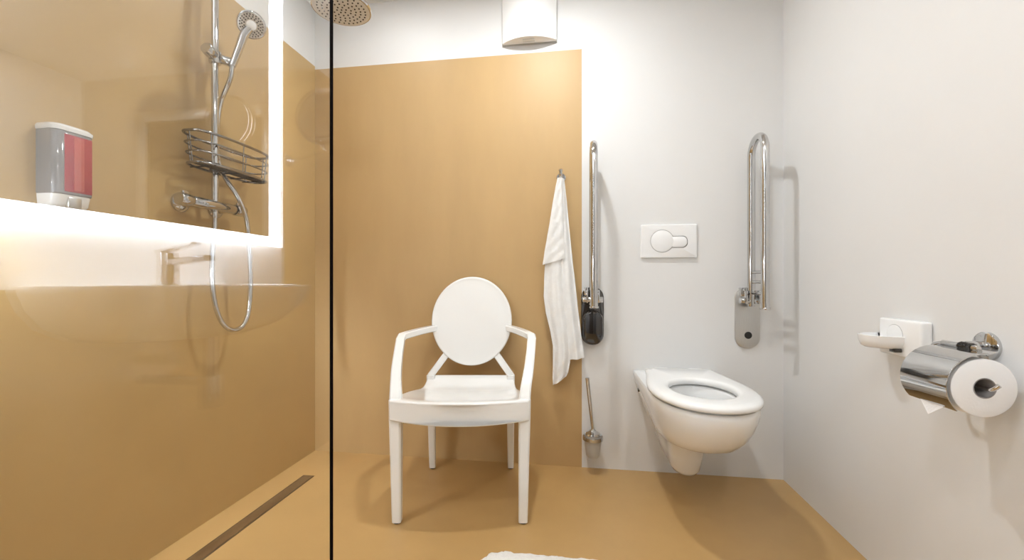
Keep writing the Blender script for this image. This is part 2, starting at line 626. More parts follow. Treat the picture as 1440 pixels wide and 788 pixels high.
def make_toilet():
    cx = 0.470
    t = thing('wall_hung_toilet', 'white wall-hung toilet with its seat ring down, between two grab rails', 'toilet', (cx, YB, 0))
    c = (cx, 1.76)
    yb = YB
    lv = [  # z, half width at wall, half width, front, centre of the front curve
        (0.100, 0.045, 0.040, 1.890, 1.97), (0.106, 0.056, 0.052, 1.866, 1.955), (0.122, 0.064, 0.060, 1.850, 1.95), (0.18, 0.080, 0.070, 1.832, 1.94),
        (0.235, 0.098, 0.080, 1.812, 1.93), (0.258, 0.108, 0.092, 1.770, 1.91), (0.270, 0.115, 0.104, 1.715, 1.88), (0.284, 0.122, 0.117, 1.662, 1.85), (0.303, 0.132, 0.132, 1.605, 1.82),
        (0.325, 0.147, 0.149, 1.552, 1.78), (0.36, 0.161, 0.164, 1.508, 1.755), (0.40, 0.174, 0.175, 1.474, 1.735), (0.44, 0.185, 0.182, 1.452, 1.72), (0.468, 0.190, 0.185, 1.444, 1.715),
        (0.480, 0.190, 0.184, 1.446, 1.715), (0.485, 0.187, 0.180, 1.451, 1.715)]
    rings = [[(x, min(y, yb), z) for x, y in u_list] for z, u_list in
             [(z, u_outline(cx, a, b_, yf, yc, yb)) for z, a, b_, yf, yc in lv]]
    bw = MB()
    # outer skin (lower levels are nearer the wall than the bowl's centre, so loft them by index)
    bw.loft(rings, True, False)
    build(bw, 'bowl_shell', 'ceramic', t, smooth=60)
    # rim deck with the basin
    rr = [[(x, y, 0.485) for x, y in radial(u_outline(cx, 0.187, 0.180, 1.451, 1.715, yb), c)]]
    for z, rx, ry, cy in ((0.485, 0.118, 0.165, 1.69), (0.478, 0.112, 0.158, 1.69), (0.44, 0.110, 0.155, 1.69), (0.38, 0.095, 0.135, 1.70), (0.32, 0.065, 0.09, 1.72), (0.295, 0.035, 0.05, 1.73)):
        rr.append([(x, y, z) for x, y in ellipse_at((cx, cy), rx, ry, c)])
    build(MB().loft(rr, False, True), 'basin', 'ceramic', t, smooth=60)
    # seat ring
    def outl(g):
        return radial(u_outline(cx, 0.150 + g, 0.188 + g, 1.432 - g, 1.70, 2.045 + g * 0.5), c)

    def hole(g):
        return ellipse_at((cx, 1.685), 0.113 - g, 0.150 - g, c)
    rr = []
    for fn, g, z in ((outl, -0.008, 0.493), (outl, 0.0, 0.497), (outl, 0.0015, 0.504), (outl, -0.001, 0.511), (outl, -0.010, 0.5165), (outl, -0.028, 0.5195),
                     (hole, -0.020, 0.519), (hole, -0.006, 0.516), (hole, 0.0, 0.508), (hole, -0.002, 0.498), (hole, -0.006, 0.493)):
        rr.append([(x, y, z) for x, y in fn(g)])
    st = build(MB().loft(rr, wrap=True), 'seat', 'seat_plastic', t, smooth=60)
    for sx in (-1, 1):
        build(MB().cyl((cx + sx * 0.075 - 0.03, 2.062, 0.502), (cx + sx * 0.075 + 0.03, 2.062, 0.502), 0.013, bev=0.003), 'hinge', 'seat_plastic', t)
        build(MB().lathe([(0.008, -0.003), (0.011, 0.0), (0.011, 0.008)], (cx + sx * 0.12, 1.60, 0.4845), n=14), 'buffer', 'black', st)
        build(MB().lathe([(0.010, -0.004 * sx), (0.010, 0.003 * sx), (0.005, 0.004 * sx)], (cx + sx * 0.1775, 2.045, 0.412), 'x', 14), 'fixing_cap', 'dark_chrome', t)


make_toilet()

# ------------------------------------------------------------------ flush plate
t = thing('flush_plate', 'white rectangular flush plate with two buttons on the wall above the toilet', 'flush plate', (0.442, YB, 1.026))
FX, FZ = 0.442, 1.105
pl = MB()
plate_y(pl, [(FX + x, FZ + z) for x, z in rrect(0.128, 0.079, 0.006)], YB, YB - 0.013, 0.004)
build(pl, 'plate', 'plastic', t, smooth=35)
# groove and buttons: a large round one and a small one to its right
cxb, czb, rb = FX - 0.030, FZ + 0.000, 0.052
big = [(cxb + rb * math.cos(a), czb + rb * math.sin(a)) for a in [2 * PI * k / 48 for k in range(48)]]
g = MB()
plate_y(g, [(cxb + (x - cxb) * 1.055, czb + (z - czb) * 1.055) for x, z in big], YB - 0.010, YB - 0.0132, 0.0003)
build(g, 'large_button_gap', 'grey_line', t, smooth=35)
g = MB()
plate_y(g, big, YB - 0.010, YB - 0.0150, 0.002)
build(g, 'large_button', 'plastic', t, smooth=35)
sm = [(FX + 0.044 + x, FZ - 0.004 + z) for x, z in rrect(0.040, 0.026, 0.023, 8)]
g = MB()
plate_y(g, [(FX + 0.044 + (x - FX - 0.044) * 1.065, FZ - 0.004 + (z - FZ + 0.004) * 1.10) for x, z in sm], YB - 0.010, YB - 0.0130, 0.0003)
build(g, 'small_button_gap', 'grey_line', t, smooth=35)
g = MB()
plate_y(g, sm, YB - 0.010, YB - 0.0146, 0.002)
build(g, 'small_button', 'plastic', t, smooth=35)


# ------------------------------------------------------------------ folding grab rails
def grab_rail(x, label, dark):
    t = thing('folding_grab_rail', label, 'grab rail', (x, YB, 0.605), group='folded-up grab rails beside the toilet')
    yi, yo, zt, r = 2.078, 1.935, 1.545, 0.0165
    hr = (yi - yo) / 2
    pts = [(x, yi, 0.80), (x, yi, 1.0), (x, yi, 1.2), (x, yi, zt - hr)]
    pts += [(x, (yi + yo) / 2 + hr * math.cos(a), zt - hr + hr * math.sin(a)) for a in [PI * k / 14 for k in range(1, 14)]]
    pts += [(x, yo, zt - hr), (x, yo, 1.2), (x, yo, 1.0), (x, yo, 0.80)]
    build(MB().tube(pts, r, 20), 'rail', 'chrome', t, smooth=50)
    build(MB().cyl((x, yo, 0.795), (x, yo, 0.803), 0.0205, bev=0.002), 'end_cap', 'chrome', t)
    if not dark:
        for z in (0.954, 0.911, 0.861):
            build(MB().cyl((x, yi, z), (x, yo, z), 0.007, 12), 'cross_rung', 'chrome', t)
    # wall plate: tall rounded oblong
    px = x
    ol = [(px + a, 0.745 + b_) for a, b_ in rrect(0.054, 0.142, 0.052, 10)]
    p = MB()
    plate_y(p, ol, YB, YB - 0.012, 0.003)
    build(p, 'wall_plate', 'dark_chrome' if dark else 'steel', t, smooth=35)
    # hinge: cheeks, barrel and catch
    for s in (-1, 1):
        h = MB().box(px + s * 0.027 - 0.004, px + s * 0.027 + 0.004, 2.052, YB - 0.010, 0.812, 0.872, 0.002)
        build(h, 'hinge_cheek', 'chrome', t, smooth=35)
    build(MB().cyl((px - 0.048, 2.078, 0.826), (px + 0.048, 2.078, 0.826), 0.0145, bev=0.003), 'hinge_barrel', 'chrome', t)
    build(MB().box(px - 0.040, px - 0.020, 2.088, YB - 0.010, 0.845, 0.885, 0.003), 'catch', 'chrome', t, smooth=35)
    if dark:
        c = MB()
        ol = [(px + a, 0.690 + b_) for a, b_ in rrect(0.050, 0.084, 0.048, 10)]
        plate_y(c, ol, YB - 0.010, YB - 0.045, 0.014)
        build(c, 'cover', 'black_gloss', t, smooth=50)['label'] = 'glossy black rounded cover'
    else:
        build(MB().lathe([(0.0165, 0), (0.0165, -0.002), (0.012, -0.0035)], (px + 0.002, YB - 0.011, 0.664), 'y', 20), 'lock_hole', 'black', t)


grab_rail(0.086, 'chrome folding grab rail with a black cover, beside the hanging towel', True)
grab_rail(0.793, 'chrome folding grab rail with a steel plate, nearer the right wall corner', False)

# ------------------------------------------------------------------ fan cover
t = thing('ventilation_fan', 'white bow-fronted fan box high on the back wall above the ochre field', 'fan', (-0.2225, YB, 2.097))
fx, hw = -0.2225, 0.135
zt = 2.365


def bow(z, inset=0.0, back=0.0):
    hh = hw - inset
    out = []
    for k in range(25):
        s = -1 + k / 12
        out.append((fx + s * hh, YB - 0.018 - 0.052 * (1 - s * s) + inset + back, z))
    return [(fx - hh, YB - 0.0005, z)] + out + [(fx + hh, YB - 0.0005, z)]


build(MB().loft([bow(2.099, 0.003), bow(2.102), bow(zt - 0.003), bow(zt, 0.003)]), 'fan_cover', 'plastic', t, smooth=45)
build(MB().box(fx - 0.030, fx + 0.030, YB - 0.050, YB - 0.030, 2.092, 2.100, 0.003), 'latch', 'steel', t, smooth=35)
build(MB().box(fx - 0.137, fx + 0.137, YB - 0.010, YB, 2.0945, zt + 0.002, 0.002), 'back_plate', 'grey_line', t, smooth=35)

# ------------------------------------------------------------------ towel and hook
HX, HZ = -0.066, 1.425
t = thing('towel_hook', 'small chrome hook on the ochre wall holding the towel', 'hook', (HX, YB, 1.40))
build(MB().lathe([(0.023, 0), (0.023, -0.006), (0.020, -0.009)], (HX, YB, HZ), 'y', 24), 'rosette', 'chrome', t)
hk = MB().tube(spline([(HX, YB - 0.006, HZ), (HX, YB - 0.030, HZ - 0.004), (HX, YB - 0.046, HZ - 0.006), (HX, YB - 0.054, HZ + 0.008), (HX, YB - 0.056, HZ + 0.020)], 5), 0.0085, 12)
hk.lathe([(0.004, 0), (0.010, 0.004), (0.011, 0.009), (0.006, 0.015), (0.001, 0.017)], (HX, YB - 0.056, HZ + 0.016), n=16)
build(hk, 'peg', 'chrome', t)


def cloth_strip(b, rows, nf, phase, amp, y0, thick):
    """rows: (z, x_left, x_right, z_tilt) of a hanging strip with vertical folds"""
    n = 44
    rings = []
    rows2 = []
    for i in range(len(rows) - 1):
        for k in range(5):
            f = k / 5
            f2 = f * f * (3 - 2 * f) * 0.4 + f * 0.6
            rows2.append(tuple(rows[i][j] + (rows[i + 1][j] - rows[i][j]) * f2 for j in range(4)))
    rows2.append(rows[-1])
    for i, (z, xl, xr, tz) in enumerate(rows2):
        v = i / (len(rows2) - 1)
        fr_, bk = [], []
        for k in range(n + 1):
            s = k / n
            x = xl + (xr - xl) * s
            am = amp * (0.5 + 0.6 * v)
            fold = am * math.sin(2 * PI * nf * s + phase + 0.7 * math.sin(3.2 * v + phase)) + am * 0.45 * math.sin(2 * PI * nf * 2.3 * s + 2 * phase + 1.7 * v)
            fold += 0.0018 * math.sin(38 * v + 9 * s + phase)
            edge = 0.010 * (1 - (2 * s - 1) ** 2)
            y = y0 - edge - fold
            fr_.append((x, min(y, YB - 0.008), z + tz * (s - 0.5)))
            bk.append((x, min(y + thick, YB - 0.003), z + tz * (s - 0.5)))
        rings.append(fr_ + bk[::-1])
    b.loft(rings)


tw = MB()
cloth_strip(tw, [(1.412, -0.083, -0.050, 0), (1.38, -0.087, -0.046, 0), (1.30, -0.096, -0.037, 0), (1.20, -0.104, -0.028, 0), (1.10, -0.108, -0.018, 0), (1.00, -0.118, -0.008, 0), (0.90, -0.128, 0.004, 0),
                 (0.80, -0.130, 0.014, 0), (0.72, -0.118, 0.024, 0), (0.64, -0.100, 0.033, 0.01), (0.58, -0.094, 0.040, 0.015), (0.535, -0.094, 0.046, 0.02)], 1.6, 0.6, 0.010, 2.088, 0.012)
cloth_strip(tw, [(1.410, -0.082, -0.060, 0), (1.36, -0.092, -0.058, 0), (1.28, -0.106, -0.056, 0), (1.20, -0.118, -0.054, 0), (1.12, -0.132, -0.052, 0), (1.06, -0.143, -0.050, 0.005), (1.008, -0.152, -0.046, 0.03)],
            0.7, 2.4, 0.005, 2.064, 0.010)
cloth_strip(tw, [(1.07, -0.128, -0.058, 0), (1.03, -0.136, -0.058, 0), (0.985, -0.143, -0.056, 0), (0.92, -0.146, -0.052, 0), (0.84, -0.148, -0.044, 0), (0.76, -0.138, -0.034, 0), (0.68, -0.118, -0.026, 0), (0.60, -0.104, -0.022, 0.0), (0.52, -0.104, -0.022, 0.005),
                 (0.46, -0.106, -0.030, 0.03), (0.432, -0.104, -0.040, 0.045)], 1.1, 4.0, 0.007, 2.076, 0.012)
o = build(tw, 'hand_towel', 'towel', smooth=60)
tag(o, 'white hand towel hanging in folds from the chrome hook', 'towel')

# ------------------------------------------------------------------ toilet brush
BX, BY, BZ = 0.086, 2.062, 0.172
t = thing('toilet_brush_set', 'wall-mounted toilet brush with chrome handle in a frosted cup, low beside the toilet', 'toilet brush', (BX, YB, 0.09))
build(MB().lathe([(0.020, 0), (0.020, -0.006), (0.017, -0.008)], (BX, YB, BZ), 'y', 24).cyl((BX, YB - 0.006, BZ), (BX, BY + 0.044, BZ), 0.007), 'wall_mount', 'chrome', t)
build(MB().lathe([(0.0440, -0.009), (0.0475, -0.008), (0.0480, 0.0), (0.0475, 0.008), (0.0440, 0.009), (0.0435, 0.0)], (BX, BY, BZ), n=40, cap=False).loft([[(0, 0, 0)] * 3] * 0 or
      [[(BX + 0.0440 * math.cos(2 * PI * k / 40), BY + 0.0440 * math.sin(2 * PI * k / 40), BZ + s) for k in range(40)] for s in (-0.009, 0.009)], False, False), 'ring', 'chrome', t)
build(MB().lathe([(0.002, -0.088), (0.026, -0.088), (0.031, -0.082), (0.0345, -0.06), (0.0415, 0.010), (0.0425, 0.016), (0.0400, 0.014), (0.0325, -0.06), (0.027, -0.080), (0.002, -0.082)], (BX, BY, BZ), n=36), 'cup', 'frost', t)
rod = build(MB().tube([(BX, BY, 0.125), (BX, BY, 0.20), (BX - 0.010, BY - 0.004, 0.30), (BX - 0.0205, BY - 0.008, 0.40), (BX - 0.0265, BY - 0.010, 0.458)], [0.0055, 0.0065, 0.0080, 0.0090, 0.0090], 14), 'handle', 'chrome', t)
build(MB().lathe([(0.036, 0.003), (0.033, 0.012), (0.020, 0.019), (0.009, 0.028), (0.007, 0.032)], (BX, BY, BZ + 0.012), n=32), 'lid', 'chrome', rod)
build(MB().lathe([(0.008, -0.068), (0.018, -0.064), (0.021, -0.045), (0.020, -0.02), (0.010, -0.012)], (BX, BY, BZ), n=24), 'brush_head', 'brush', rod)


# ------------------------------------------------------------------ toilet roll holder
def make_holder():
    ry0, ry1 = 1.052, 1.152
    rx, rz, R = 0.868, 0.688, 0.0625
    t = thing('toilet_roll_holder', 'chrome toilet roll holder with a curved lid on the right wall', 'toilet roll holder', (XR, 1.144, 0.765))
    build(MB().lathe([(0.033, 0.0), (0.033, -0.007), (0.029, -0.010)], (XR, 1.144, 0.766), 'x', 32), 'flange', 'chrome', t)
    build(MB().cyl((XR - 0.008, 1.144, 0.766), (XR - 0.046, 1.144, 0.766), 0.0115, bev=0.003), 'post', 'chrome', t)
    # wire that runs along the top, drops and carries the roll
    xa = XR - 0.040
    xh = 0.884
    pts = spline([(xa, 1.144, 0.766), (xa - 0.010, 1.150, 0.766), (xh, 1.162, 0.767), (xh, 1.190, 0.766), (xh, 1.208, 0.757), (xh - 0.004, 1.214, 0.730), (rx + 0.004, 1.212, 0.700), (rx, 1.200, 0.690), (rx, 1.17, rz), (rx, 1.06, rz), (rx, 1.036, rz + 0.002),
                  (rx + 0.006, 1.027, rz + 0.012)], 5)
    wr = MB().tube(pts, 0.0045, 10)
    build(wr, 'roll_arm', 'chrome', t)
    # lid: flat hinge strip then a curve round the roll
    lid = MB()
    rl = R + 0.012
    prof = [(xh + 0.006, 0.7665)]
    for k in range(15):
        a = math.radians(84 + (224 - 84) * k / 14)
        prof.append((rx + rl * math.cos(a), rz + rl * math.sin(a)))
    ring0 = []
    rings = []
    y0, y1 = ry0 - 0.002, 1.183
    for y, ins in ((y0, 0.0), (y1, 0.0)):
        o_, i_ = [], []
        for i, (x, z) in enumerate(prof):
            v = Vector((x - rx, z - rz)).normalized()
            o_.append((x, y, z))
            i_.append((x - v.x * 0.0022, y, z - v.y * 0.0022))
        rings.append(o_ + i_[::-1])
    lid.loft(rings)
    lo = build(lid, 'lid', 'chrome', t, smooth=40, bevel=0.0008)
    hp = MB().cyl((xh, 1.085, 0.7685), (xh, 1.180, 0.7685), 0.0065, 14, bev=0.002)
    build(hp, 'hinge', 'chrome', t)
    sp = [(xh + 0.0085 * math.cos(2 * PI * k / 8), 1.098 + k * 0.0006, 0.7685 + 0.0085 * math.sin(2 * PI * k / 8)) for k in range(57)]
    build(MB().tube(sp, 0.0016, 6), 'spring', 'dark_chrome', t)
    # roll: a thing of its own
    q = thing('toilet_roll', 'white toilet roll with a grey core hanging in the chrome holder', 'toilet roll', (rx, ry0, rz - R))
    rr = MB()
    prof = [(0.0222, 0.0), (R - 0.003, 0.0), (R, 0.002), (R, ry1 - ry0 - 0.002), (R - 0.003, ry1 - ry0), (0.0222, ry1 - ry0)]
    rings = []
    for r, hgt in prof:
        rings.append([(rx + r * math.cos(2 * PI * k / 64), ry0 + hgt, rz + r * math.sin(2 * PI * k / 64)) for k in range(64)])
    rr.loft(rings, wrap=True)
    build(rr, 'paper_roll', 'paper', q, smooth=40)
    core = MB()
    rings = [[(rx + r * math.cos(2 * PI * k / 40), y, rz + r * math.sin(2 * PI * k / 40)) for k in range(40)] for r, y in ((0.0221, ry0 - 0.0005), (0.0205, ry0 - 0.0005), (0.0205, ry1), (0.0221, ry1))]
    core.loft(rings, wrap=True)
    build(core, 'core', 'card', q, smooth=40)['label'] = 'grey cardboard core'
    # loose end folded to a point, hanging out under the lid
    sh = MB()
    a = math.radians(222)
    xs, zs = rx + (R + 0.001) * math.cos(a), rz + (R + 0.001) * math.sin(a)
    fr_ = [(xs, ry1 - 0.004, zs + 0.012), (xs - 0.002, ry0 + 0.03, zs + 0.010), (xs - 0.010, ry0 + 0.030, zs - 0.010), (xs - 0.011, ry0 + 0.068, zs - 0.036), (xs - 0.008, ry1 - 0.004, zs - 0.006)]
    sh.loft([[(x, y, z) for x, y, z in fr_], [(x + 0.0007, y, z) for x, y, z in fr_]])
    build(sh, 'loose_sheet', 'paper', q, smooth=20)


make_holder()


# ------------------------------------------------------------------ white dispenser on the right wall
def make_soap_dish():
    t = thing('soap_dish', 'white plastic wall box with a rounded tray, beside the toilet roll holder', 'soap dish', (XR, 1.38, 0.70))
    y0, y1, z0, z1 = 1.297, 1.458, 0.700, 0.806
    bx = MB().box(XR - 0.030, XR, y0, y1, z0, z1, 0.006, 3)
    build(bx, 'box', 'plastic', t, smooth=45)
    e = MB().lathe([(0.030, 0), (0.030, -0.0022), (0.0275, -0.0032)], (XR - 0.0295, 1.392, 0.760), 'x', 36)
    build(e, 'emblem', 'plastic', t)
    build(MB().lathe([(0.0315, 0), (0.0315, -0.0010)], (XR - 0.0295, 1.392, 0.760), 'x', 36), 'emblem_ring', 'grey_line', t)
    # tray: half-oval dish
    def hs(g, z):
        out = []
        for k in range(29):
            a = PI * k / 28
            out.append((XR - 0.028 - (0.080 + g) * math.sin(a) ** 0.9, 1.412 - (0.056 + g) * math.cos(a), z))
        return out
    tr = MB().loft([hs(-0.014, 0.722), hs(-0.006, 0.727), hs(0.0, 0.742), hs(0.002, 0.758), hs(-0.002, 0.759), hs(-0.006, 0.744), hs(-0.016, 0.734)])
    build(tr, 'tray', 'plastic', t, smooth=50)
    build(MB().box(XR - 0.050, XR - 0.030, 1.363, 1.385, 0.713, 0.724, 0.002), 'button', 'dark_chrome', t, smooth=30)


make_soap_dish()


# ------------------------------------------------------------------ bath mat
def make_mat():
    b = MB()
    x0, x1, y0, y1 = -0.315, 0.26, 0.70, 1.402
    cx, cy, hx, hy = (x0 + x1) / 2, (y0 + y1) / 2, (x1 - x0) / 2, (y1 - y0) / 2
    base = rrect(hx, hy, 0.09, 16)
    per = []
    for i in range(len(base)):      # densify
        p, q = base[i], base[(i + 1) % len(base)]
        n = max(1, int(math.hypot(q[0] - p[0], q[1] - p[1]) / 0.012))
        for k in range(n):
            per.append((p[0] + (q[0] - p[0]) * k / n, p[1] + (q[1] - p[1]) * k / n))
    rnd = random.Random(3)
    jit = [rnd.uniform(-0.004, 0.004) for _ in per]
    rings = []
    for s, z, j in ((0.985, 0.0003, 1), (1.0, 0.008, 1), (0.992, 0.020, 1), (0.96, 0.027, 0.6), (0.86, 0.030, 0), (0.7, 0.029, 0), (0.5, 0.030, 0), (0.3, 0.029, 0), (0.1, 0.030, 0)):
        rings.append([(cx + x * s + jit[i] * j + 0.006 * math.sin(i * 0.35) * j, cy + y * s + jit[-i] * j, z + (rnd.uniform(-0.0025, 0.0025) if z > 0.01 else 0)) for i, (x, y) in enumerate(per)])
    b.loft(rings)
    o = build(b, 'bath_mat', 'shag', smooth=80)
    tag(o, 'fluffy white bath mat lying on the ochre floor in front of the chair', 'bath mat')


make_mat()


# ------------------------------------------------------------------ shower set
def make_shower():
    rx, ry = -1.318, 1.410
    t = thing('shower_riser', 'chrome shower riser with overhead shower on the ochre wall behind the glass', 'shower', (XL, ry, 1.2))
    # riser with a bend to the overhead arm
    pts = [(rx, ry, 1.205), (rx, ry, 1.5), (rx, ry, 1.8), (rx, ry, 2.0)]
    pts += arc((rx + 0.06, ry, 2.03), 0.06, PI, PI / 2, 8, (1, 0, 0), (0, 0, 1))
    hxc = -0.815
    pts += [(-1.1, ry, 2.09), (hxc - 0.05, ry, 2.09)]
    pts += arc((hxc - 0.05, ry, 2.04), 0.05, PI / 2, 0, 8, (1, 0, 0), (0, 0, 1))
    pts += [(hxc, ry, 2.0), (hxc, ry, 1.905)]
    build(MB().tube(pts, 0.0115, 18), 'riser_pipe', 'chrome', t, smooth=50)
    build(MB().cyl((rx, ry, 2.005), (XL + 0.006, ry, 2.005), 0.008).lathe([(0.019, 0), (0.019, 0.006), (0.016, 0.009)], (XL, ry, 2.005), 'x', 24), 'wall_bracket', 'chrome', t)
    hd = build(MB().lathe([(0.016, 0.030), (0.030, 0.020), (0.080, 0.012), (0.100, 0.006), (0.102, 0.0), (0.100, -0.005), (0.096, -0.006)][::-1] , (hxc, ry, 1.882), n=48), 'overhead_shower', 'chrome', t)
    # spray nozzles
    nz = MB()
    for ri, cnt in ((0.0, 1), (0.016, 6), (0.032, 12), (0.048, 18), (0.064, 24), (0.080, 30)):
        for k in range(cnt):
            a = 2 * PI * k / cnt + ri * 9
            nz.lathe([(0.0026, 0), (0.0036, 0.004)], (hxc + ri * math.cos(a), ry + ri * math.sin(a), 1.8735), n=6)
    build(nz, 'spray_nozzles', 'black', hd)
    build(MB().lathe([(0.001, -0.0065), (0.0955, -0.0065), (0.0955, -0.0055), (0.001, -0.0055)], (hxc, ry, 1.882), n=48), 'spray_plate', 'plate', hd)
    # thermostatic mixer bar with two wall rosettes
    mz, my0, my1 = 1.195, 1.262, 1.548
    mxx = rx
    mb = MB().cyl((mxx, my0 + 0.05, mz), (mxx, my1 - 0.05, mz), 0.0195, 24, bev=0.003)
    bar = build(mb, 'mixer_bar', 'chrome', t)
    for ya, yb_ in ((my0, my0 + 0.047), (my1 - 0.047, my1)):
        kn = MB().cyl((mxx, ya, mz), (mxx, yb_, mz), 0.0225, 24, bev=0.004)
        kn.box(mxx - 0.004, mxx + 0.004, (ya + yb_) / 2 - 0.012, (ya + yb_) / 2 + 0.012, mz + 0.020, mz + 0.030, 0.002)
        build(kn, 'mixer_knob', 'chrome', bar)
    for yy in (my0 + 0.068, my1 - 0.068):
        build(MB().lathe([(0.034, 0), (0.034, 0.008), (0.027, 0.016), (0.017, 0.020), (0.017, 0.055)], (XL, yy, mz), 'x', 28), 'wall_rosette', 'chrome', t)
    # slider and hand shower
    sl = MB().cyl((rx, ry, 1.722), (rx, ry, 1.766), 0.0205, 20, bev=0.003)
    sl.cyl((rx + 0.004, ry - 0.012, 1.748), (rx + 0.008, ry - 0.050, 1.756), 0.0215, 20, bev=0.005)
    sl.cyl((rx + 0.010, ry + 0.010, 1.745), (rx + 0.048, ry + 0.022, 1.732), 0.0170, 18, bev=0.003)
    build(sl, 'slider', 'chrome', t)
    return rx, ry, mz


RX, RY, MZ = make_shower()


def make_hand_shower():
    rx, ry = RX, RY
    p0 = Vector((rx + 0.052, ry + 0.022, 1.720))
    p1 = Vector((rx + 0.074, ry + 0.052, 1.850))
    t = thing('hand_shower', 'chrome hand shower with its hose clipped on the shower riser slider', 'hand shower', p0)
    hp = spline([p0, p0.lerp(p1, 0.35), p0.lerp(p1, 0.7), p1, p1 + Vector((0.012, 0.012, 0.030))], 5)
    build(MB().tube(hp, [0.0120 + 0.0045 * (i / (len(hp) - 1)) for i in range(len(hp))], 16), 'handle', 'chrome', t)
    # head: disc facing down towards the room
    nrm = Vector((0.50, -0.62, -0.60)).normalized()
    hc = Vector((rx + 0.098, ry + 0.062, 1.893))
    rot = Vector((0, 0, 1)).rotation_difference(nrm).to_matrix().to_4x4()
    mt = Matrix.Translation(hc) @ rot
    hd = MB().lathe([(0.010, -0.040), (0.030, -0.034), (0.046, -0.020), (0.050, -0.006), (0.049, 0.002), (0.045, 0.005)], (0, 0, 0), n=36).xform(mt)
    ho = build(hd, 'head', 'chrome', t)
    face = MB().lathe([(0.044, 0.004), (0.044, 0.0065), (0.040, 0.0075)], (0, 0, 0), n=36).xform(mt)
    build(face, 'spray_face', 'steel', ho)
    kn = MB().lathe([(0.018, 0.007), (0.017, 0.012), (0.012, 0.014)], (0, 0, 0), n=24).xform(mt)
    build(kn, 'spray_knob', 'plastic', ho)
    nz = MB()
    for ri, cnt in ((0.024, 14), (0.031, 18), (0.038, 24)):
        for k in range(cnt):
            a = 2 * PI * k / cnt
            nz.lathe([(0.0034, 0.006), (0.0024, 0.0105)], (ri * math.cos(a), ri * math.sin(a), 0), n=6)
    build(nz.xform(mt), 'nozzles', 'black', ho)
    # hose: from the handle down, a loop below the mixer and up to its outlet
    X = rx + 0.045
    pts = [p0 + Vector((0.001, 0.0, 0.006)), p0 + Vector((-0.012, 0.002, -0.05)), (rx - 0.010, ry + 0.036, 1.59), (rx - 0.024, ry + 0.034, 1.48), (rx - 0.022, ry + 0.036, 1.38), (rx + 0.004, ry + 0.040, 1.31),
           (X - 0.008, ry + 0.070, 1.235), (X, ry + 0.100, 1.16), (X, ry + 0.114, 1.06), (X, ry + 0.122, 0.92),
           (X, ry + 0.112, 0.80), (X, ry + 0.080, 0.742), (X - 0.004, ry + 0.030, 0.733), (X - 0.010, ry - 0.014, 0.775), (X - 0.018, ry - 0.036, 0.87), (X - 0.03, ry - 0.028, 1.00), (rx + 0.002, ry - 0.004, 1.10), (rx, ry, 1.15), (rx, ry, 1.18)]
    sp = spline(pts, 14)
    rs = [0.0082 + (0.0007 if i % 2 else 0.0) for i in range(len(sp))]
    build(MB().tube(sp, rs, 12), 'hose', 'chrome', t, smooth=60)
    build(MB().cyl((rx, ry, 1.150), (rx, ry, 1.178), 0.0105, 16, bev=0.002), 'hose_nut', 'chrome', t)


make_hand_shower()


def make_basket():
    rx, ry = RX, RY
    t = thing('shower_basket', 'chrome wire shower basket clipped round the shower riser', 'shower basket', (rx, ry, 1.315))
    cy, hy = ry + 0.048, 0.176
    cxx, hx = rx + 0.020, 0.058

    def loop(z, k):
        out = []
        for i in range(48):
            a = 2 * PI * i / 48
            ca, sa = math.cos(a), math.sin(a)
            out.append((cxx + hx * k * math.copysign(abs(ca) ** 0.6, ca), cy + hy * k * math.copysign(abs(sa) ** 0.75, sa), z))
        return out
    for z, k, r in ((1.432, 1.0, 0.0050), (1.398, 0.975, 0.0032), (1.364, 0.95, 0.0032), (1.326, 0.925, 0.0048)):
        build(MB().tube(loop(z, k), r, 8, closed=True), 'wire_loop', 'wire', t, smooth=60)
    top, bot = loop(1.432, 1.0), loop(1.326, 0.925)
    for i in range(0, 48, 6):
        build(MB().tube([top[i], bot[i]], 0.0022, 6), 'upright_wire', 'wire', t, smooth=60)
    fl = MB()
    for k in range(9):
        x = cxx - 0.040 + 0.010 * k
        if abs(x - rx) < 0.013:
            continue
        s = (1 - abs((x - cxx) / (hx * 0.95)) ** 2.6) ** 0.42
        fl.tube([(x, cy - hy * 0.9 * s, 1.324), (x, cy + hy * 0.9 * s, 1.324)], 0.0024, 6)
    for yy in (cy - 0.12, cy - 0.015, cy + 0.06, cy + 0.12):
        fl.tube([(cxx - hx * 0.88, yy, 1.3215), (cxx + hx * 0.88, yy, 1.3215)], 0.0026, 6)
    build(fl, 'base_wires', 'dark_chrome', t, smooth=60)
    cl = MB().cyl((rx, ry, 1.318), (rx, ry, 1.352), 0.0175, 18, bev=0.003).box(rx + 0.010, rx + 0.050, ry - 0.010, ry + 0.010, 1.320, 1.336, 0.003)
    build(cl, 'clamp', 'dark_chrome', t, smooth=40)


make_basket()


